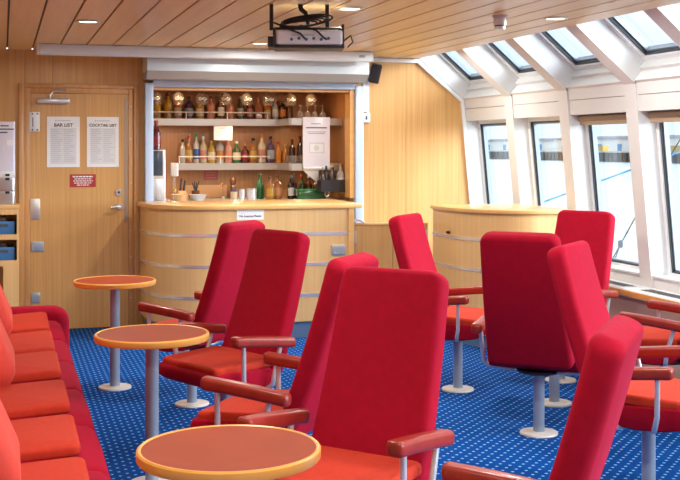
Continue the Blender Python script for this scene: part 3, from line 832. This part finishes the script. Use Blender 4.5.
t = thing('projector', 'white ceiling projector in a dark bracket hung with black cables', 'projector', (1.70, 6.39, 2.13), R(-14))
MB().soft(.19, .15, 0, .085, .012, .012, .02).build('body', 'white_plastic', t)
for q in range(6): MB().cyl((-.10 + q * .042, -.152, .030 + .006 * (q % 2)), (-.10 + q * .042, -.149, .030 + .006 * (q % 2)), .009, n=10).build('port', 'crate_blue', t)
MB().box(-.10, .03, -.1525, -.149, .05, .060).build('port_strip', 'print_grey', t)
mb = MB(); mb.box(-.205, -.190, -.15, .10, -.012, .095); mb.box(-.235, -.205, -.12, .12, -.010, .05); mb.box(.185, .20, -.13, .10, .0, .12); mb.box(-.20, .20, -.10, -.07, .088, .104); mb.box(-.2, .2, -.15, .1, -.018, -.004)
mb.build('cradle', 'black_plastic', t, bevel=.003)
for x, y in ((-.215, -.06), (.105, -.05)): MB().box(x - .011, x + .011, y - .008, y + .008, .09, CEIL - 2.13).build('hanger', 'black', t)
MB().tube([(-.05, -.04, .24), (-.045, -.06, .21), (-.02, -.07, .19), (.0, -.07, .12)], .014, 8).build('hanger', 'black', t)
for q in range(5):
    a = .105 + .010 * q; b = .045 + .006 * q
    MB().tube([(-.06 + .012 * q + a * math.cos(i * math.pi / 12), -.13 + .035 * math.sin(i * math.pi / 12), .115 + .006 * q + b * .55 * math.sin(i * math.pi / 12 + .5)) for i in range(25)], .0055, 6).build('cable', 'black', t)
MB().tube([(-.20, -.10, .13), (-.12, -.16, .09), (-.05, -.18, .06), (-.02, -.16, .03)], .006, 6).build('cable', 'black', t)
MB().tube([(-.05, -.14, .11), (.04, -.17, .08), (.08, -.17, .04), (.10, -.155, .03)], .006, 6).build('cable', 'black', t)
MB().tube([(.20, -.05, .03), (.24, -.08, .06), (.25, -.10, .02), (.22, -.10, -.01)], .005, 6).build('cable', 'seal', t)

# ------------------------------------------------------------------ tables
def make_table(loc, label):
    t = thing('round_table', label, 'table', loc, 0, 'round pedestal tables')
    MB().lathe([(.001, .670), (.249, .670), (.249, .694), (.001, .694)], n=64).build('tabletop', 'laminate', t)
    MB().lathe([(.2485, .6945), (.251, .6965), (.257, .6965), (.262, .692), (.262, .670), (.258, .665), (.2485, .665), (.2485, .6945)], n=64).build('edge_band', 'edge_wood', t)
    MB().lathe([(.001, .012), (.031, .012), (.031, .655), (.06, .656), (.06, .666), (.001, .666)], n=28).build('column', 'steel_paint', t)
    MB().lathe([(.001, 0), (.104, 0), (.106, .004), (.103, .013), (.034, .017), (.001, .017)], n=40).build('base', 'cream_metal', t)
    return t
tb = make_table((.618, 3.206, 0), 'nearest round terracotta table with a yellow wooden rim')
dup(tb, (.657, 5.27, 0), 0, 'middle round terracotta table in the row beside the sofa')
dup(tb, (.69, 7.44, 0), 0, 'farthest round terracotta table, in front of the door')
dup(tb, (3.19, 6.23, 0), 0, 'round table hidden behind the red chairs near the windows')

# ------------------------------------------------------------------ swivel chairs
def make_chair():
    t = thing('swivel_chair', '', 'chair', (0, 0, 0), 0, 'red swivel chairs')
    MB().lathe([(.001, 0), (.102, 0), (.104, .004), (.100, .012), (.032, .016), (.001, .016)], n=36).build('base_disc', 'cream_metal', t)
    MB().cyl((0, 0, .012), (0, 0, .345), .030, n=24).build('column', 'steel_paint', t)
    MB().lathe([(.001, .335), (.110, .335), (.118, .340), (.118, .352), (.03, .358), (.001, .358)], n=32).build('swivel_plate', 'black', t)
    # upholstered seat shell: side profile swept across the width
    pr = [(-.10, .455), (-.125, .435), (-.13, .405), (-.10, .366), (0, .352), (.12, .356), (.20, .372), (.245, .400), (.256, .430), (.245, .455), (.20, .462), (.05, .460)]
    loops = []
    cy, cz = .035, .41
    for x, s in ((-.252, .80), (-.250, .88), (-.243, .95), (-.228, 1), (-.12, 1.01), (0, 1.012), (.12, 1.01), (.228, 1), (.243, .95), (.250, .88), (.252, .80)):
        loops.append([(x, cy + (y - cy) * (1 - (1 - s) * .35), cz + (z - cz) * s) for y, z in pr])
    MB().loft(loops).build('seat_shell', 'crimson', t, sharp=60)
    def pad(p):
        y = p.y + .050; z = p.z
        z += .010 * (1 - (p.x / .245) ** 2) * (1 - (p.y / .18) ** 2) * (1 if z > .47 else 0)
        z += -.05 * max(0, y - .13) * 2 - .03 * (y + .1)
        return (p.x, y, z + .006)
    MB().soft(.240, .182, .452, .498, .016, .016, .03, fn=pad, mid=1).build('seat_pad', 'orange_red', t, sharp=60)
    ca, sa = math.cos(R(17.8)), math.sin(R(17.8))
    def back(p):
        s = p.z
        x = p.x * (1.10 - .125 * s / .735)
        bow = -.022 * math.sin(math.pi * min(1, s / .735)) + .010
        y = p.y + bow * (1 - (p.x / .22) ** 2 * .5)
        return (x, -.150 - s * sa + y * ca, .405 + s * ca + y * sa)
    MB().soft(.212, .044, -.012, .735, .048, .026, .028, fn=back, mid=9, seg=5).build('backrest', 'crimson', t, sharp=60)
    for s in (-1, 1):
        x = s * .289
        a = MB().soft(.031, .026, -.208, .172, .020, .016, .016, fn=lambda p: (p.x + x, p.z, p.y + .600 + .11 * (p.z + .02) - .003 * ((p.z + .02) / .18) ** 2), mid=4).build('armrest', 'vinyl', t, sharp=60)
        MB().tube([(x, .105, .600), (x, .104, .43), (x * .99, .095, .385), (x * .90, .085, .362), (x * .40, .06, .346)], .0115, 10).build('arm_post', 'steel', a)
        MB().tube([(x, -.125, .578), (x, -.085, .43), (x * .99, -.078, .385), (x * .90, -.07, .362), (x * .40, -.05, .346)], .0115, 10).build('arm_post', 'steel', a)
    return t
ch0 = make_chair()
chairs = [
 (1.091, 6.834, 136.4, 'red chair seen from behind, turned to the farthest table by the door'),
 (1.079, 5.695, -154.2, 'red chair facing left beside middle table, its orange seat fully visible'),
 (1.070, 4.608, 142.1, 'red chair seen from behind, half hidden behind the near centre chair'),
 (1.087, 3.649, -138.4, 'near centre red chair facing the nearest table, biggest backrest in view'),
 (1.172, 2.730, 142.1, 'red chair cut off by the bottom edge, its pink-lit back at right'),
 (2.785, 6.767, -42.0, 'red chair facing right, in front of the low bar gate'),
 (2.778, 5.605, 48.2, 'dark red chair showing its flat back and whole pedestal'),
 (2.729, 4.434, -45.0, 'bright pink-lit red chair facing the window sill'),
 (3.545, 6.835, -146.3, 'red chair standing against the windows beside the side counter'),
 (3.589, 5.668, 133.7, 'red chair at the right edge of view, only arms and seat showing')]
for i, (x, y, a, l) in enumerate(chairs):
    if i == 0: ch0.location = (x, y, 0); ch0.rotation_euler.z = R(a - 90); ch0['label'] = l
    else: dup(ch0, (x, y, 0), R(a - 90), l)

# ------------------------------------------------------------------ sofa along the left wall
t = thing('bench_sofa', 'long red bench sofa along the left with orange seat pads', 'sofa', (0, 5.5, 0))
Yl = lambda y: y - 5.5
pads = [(7.09, 7.68), (6.36, 6.90), (5.69, 6.21), (4.94, 5.43), (4.25, 4.72), (3.55, 4.06)]
cuts = [7.73, 6.95, 6.24, 5.52, 4.79, 4.11, 3.40]
pr = [(-.45, 0), (.30, 0), (.315, .10), (.365, .27), (.375, .34), (.362, .388), (.330, .412), (.25, .420), (-.45, .405)]
for a, b in zip(cuts, cuts[1:]):
    cx, cz = -.05, .2
    loops = []
    for y, s in ((a - .001, .955), (a - .006, .975), (a - .018, .99), (a - .045, 1), ((a + b) / 2, 1.006), (b + .045, 1), (b + .018, .99), (b + .006, .975), (b + .001, .955)):
        loops.append([(cx + (x - cx) * s if x > 0 else x, Yl(y), z * s if z > .05 else z) for x, z in pr])
    MB().loft(loops).build('seat_base', 'crimson', t, sharp=60)
for a, b in pads:
    def padf(p, a=a, b=b):
        z = p.z + .012 * (1 - (p.x / .26) ** 2) * (p.z > .03)
        return (p.x + .033, p.y + Yl((a + b) / 2), z + .414 + .015 * (p.x / .26) + .02 * p.y)
    MB().soft(.240, (b - a) / 2, 0, .042, .016, .016, .03, fn=padf, mid=2).build('seat_pad', 'orange_red', t, sharp=60)
dd, nn = Vector((-.39, .921)), Vector((.921, .39))
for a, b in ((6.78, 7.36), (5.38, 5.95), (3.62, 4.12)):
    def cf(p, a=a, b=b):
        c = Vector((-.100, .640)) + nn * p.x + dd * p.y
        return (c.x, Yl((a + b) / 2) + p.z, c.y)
    MB().soft(.105, .225, -(b - a) / 2, (b - a) / 2, .075, .075, .095, fn=cf, mid=4, seg=6).build('back_cushion', 'orange_red_lit', t, sharp=70)
MB().box(-.50, -.40, Yl(3.40), Yl(7.93), 0, .80).build('back_panel', 'crimson', t, bevel=.02)
MB().soft(.41, .095, 0, .490, .10, .05, .08, fn=lambda p: (p.x + .015, p.y + Yl(7.83), p.z), mid=2).build('end_bolster', 'crimson', t, sharp=60)

# ------------------------------------------------------------------ outside: harbour
struct(MB().box(7.5, 900, -900, 1500, -3.75, -3.6).build('ground_water', 'water'))
t = thing('quay_wall', 'dark timber-piled quay wall across the water outside', 'quay', (203, 300, -3.6))
MB().box(0, 60, -260, 380, 0, 3.2).build('wall', 'quay_stone', t)
MB().box(-.6, 60, -260, 380, 3.2, 3.6).build('coping', 'concrete', t)
mb = MB()
for q in range(200): mb.box(-.7, -.05, -255 + q * 3.1, -253.6 + q * 3.1 + .3 * (q % 3), 0, 3.1)
mb.build('pile', 'pile', t)['kind'] = 'stuff'
def shed(name, label, loc, L, D, H, wall, roof, door, nd, kind='warehouse'):
    t = thing(name, label, 'building', loc, 0, None)
    MB().box(0, D, 0, L, 0, H).build('wall', wall, t)
    mb = MB(); mb.prism([(-.8, H), (D / 2, H + 1.3), (D + .8, H)], lambda p, a: (p[0], a, p[1]), -.8, L + .8); mb.build('roof', roof, t, sharp=20)
    for q in range(nd):
        y = L * (q + .6) / (nd + .3)
        MB().box(-.12, 0, y, y + 3.0, 0, 2.7).build('gate', door, t)
    return t
shed('warehouse', 'long white warehouse with dark roof and blue doors on the far quay', (225, 330, 0), 110, 14, 4.6, 'shed_white', 'shed_roof', 'door_blue', 7)
shed('warehouse', 'pale warehouse with dark roof left across the harbour', (228, 446, 0), 80, 14, 4.2, 'shed_white', 'shed_roof', 'door_blue', 4)
shed('warehouse', 'wide pale warehouse without doors on the far quay', (226, 252, 0), 70, 14, 5.0, 'shed_white', 'shed_roof', 'door_blue', 0)
shed('harbour_office', 'white harbour office with green roof and dark windows', (222, 205, 0), 26, 12, 4.2, 'shed_white', 'roof_teal', 'screen_dark', 3)
for i, (y, w) in enumerate(((436, 'left'), (372, 'middle'), (320, 'right'))):
    t = thing('container', 'yellow container on the far quay, %s one of three' % w, 'container', (210, y, .03), 0, 'yellow containers on the quay')
    MB().box(0, 2.4, 0, 8, 0, 2.0).build('shell', 'yellow', t)
    mb = MB()
    for q in range(10): mb.box(-.08, 0, .4 + q * .8, .7 + q * .8, .1, 1.9)
    mb.build('ribbing', 'yellow', t)
# mooring ropes
def rope(pts, r, mat, label):
    o = MB().tube(pts, r, 8).build('mooring_rope', mat); return tag(o, label, 'rope')
rope([(4.2, 14.5, .0), (6.65, 13.68, .76), (8.16, 13.23, 1.34), (9.6, 12.8, 1.9)], .012, 'rope_blue', 'blue mooring rope rising outside the windows')
r0 = rope([(4.78, 9.02, -.05), (5.02, 8.94, .37), (5.14, 8.90, .60), (5.45, 8.82, 1.18), (5.86, 8.69, 1.91), (6.6, 8.47, 3.2)], .0065, 'rope_dark', 'dark knotted mooring rope slanting outside the windows')
k_ = MB().soft(.022, .022, -.035, .035, .02, .02, .02, fn=lambda p: (p.x + 5.19, p.y + 8.885, p.z + .70)).build('knot', 'rope_dark', r0)
MB().tube([(5.19, 8.885, .70), (5.10, 8.90, .45), (5.06, 8.90, .20), (5.0, 8.9, .0)], .005, 8).build('loose_strand', 'rope_dark', r0)

# ------------------------------------------------------------------ light
w = bpy.data.worlds.new('sky'); SC.world = w; w.use_nodes = True
nt = w.node_tree; bg_ = nt.nodes['Background']
tc = nt.nodes.new('ShaderNodeTexCoord'); sx = nt.nodes.new('ShaderNodeSeparateXYZ'); rp = nt.nodes.new('ShaderNodeValToRGB')
rp.color_ramp.elements[0].position = .0; rp.color_ramp.elements[0].color = (.76, .85, 1.0, 1)
rp.color_ramp.elements[1].position = .35; rp.color_ramp.elements[1].color = (.93, .97, 1.0, 1)
nt.links.new(tc.outputs['Generated'], sx.inputs[0]); nt.links.new(sx.outputs['Z'], rp.inputs['Fac']); nt.links.new(rp.outputs['Color'], bg_.inputs['Color'])
bg_.inputs['Strength'].default_value = .85

def lamp(name, kind, loc, energy, color=(1, 1, 1), rot=(0, 0, 0), **kw):
    d = bpy.data.lights.new(name, kind); d.energy = energy; d.color = color
    for k_, v in kw.items(): setattr(d, k_, v)
    o = bpy.data.objects.new(name, d); COL.objects.link(o); o.location = loc; o.rotation_euler = rot
    return o
# hazy daylight from the window side
sun = lamp('sun', 'SUN', (20, 5, 20), 7.8, (.93, .97, 1.06), angle=R(50))
sun.rotation_euler = Vector((-.85, .46, -.24)).to_track_quat('-Z', 'Y').to_euler()
# ceiling downlights (the ones in view and the rest of the same rows towards the camera)
for x in (.53, 1.96, 3.367):
    for y in (8.80, 6.5, 4.2, 1.9, -.4):
        if (x, y) == (.53, 8.80): y = 7.58
        elif x == .53 and y == 6.5: continue
        if y < 0: continue
        lamp('downlight_lamp', 'AREA', (x, y, CEIL - .02), 13, (1, .96, .90), shape='DISK', size=.11)
# bar lighting
for x in (1.5, 2.1, 2.7):
    lamp('bar_lamp', 'AREA', (x, 10.25, 2.105), 1.1, (1, .58, .28), shape='DISK', size=.06)
    lamp('bar_lamp', 'AREA', (x, 10.58, 1.745), .6, (1, .70, .42), shape='DISK', size=.05)
    lamp('bar_lamp', 'AREA', (x, 10.50, 1.335), .55, (1, .76, .5), shape='DISK', size=.05)

# ------------------------------------------------------------------ camera
cd = bpy.data.cameras.new('camera'); cam = bpy.data.objects.new('camera', cd); COL.objects.link(cam)
cd.sensor_width = 36; cd.lens = 36 * 1140 / 680
cd.shift_y = -(240 - 147) / 680
cd.clip_end = 3000; cd.clip_start = .05
cam.location = (0, 0, 1.55); cam.rotation_euler = (R(90), 0, -math.atan(337 / 1140))
SC.camera = cam
SC.view_settings.view_transform = 'Standard'; SC.view_settings.look = 'None'; SC.view_settings.gamma = 1
SC.view_settings.use_curve_mapping = False
SC.view_settings.exposure = 0.8
SC.cycles.use_denoising = True
SC.cycles.max_bounces = 8; SC.cycles.transparent_max_bounces = 16
SC.cycles.sample_clamp_indirect = 6
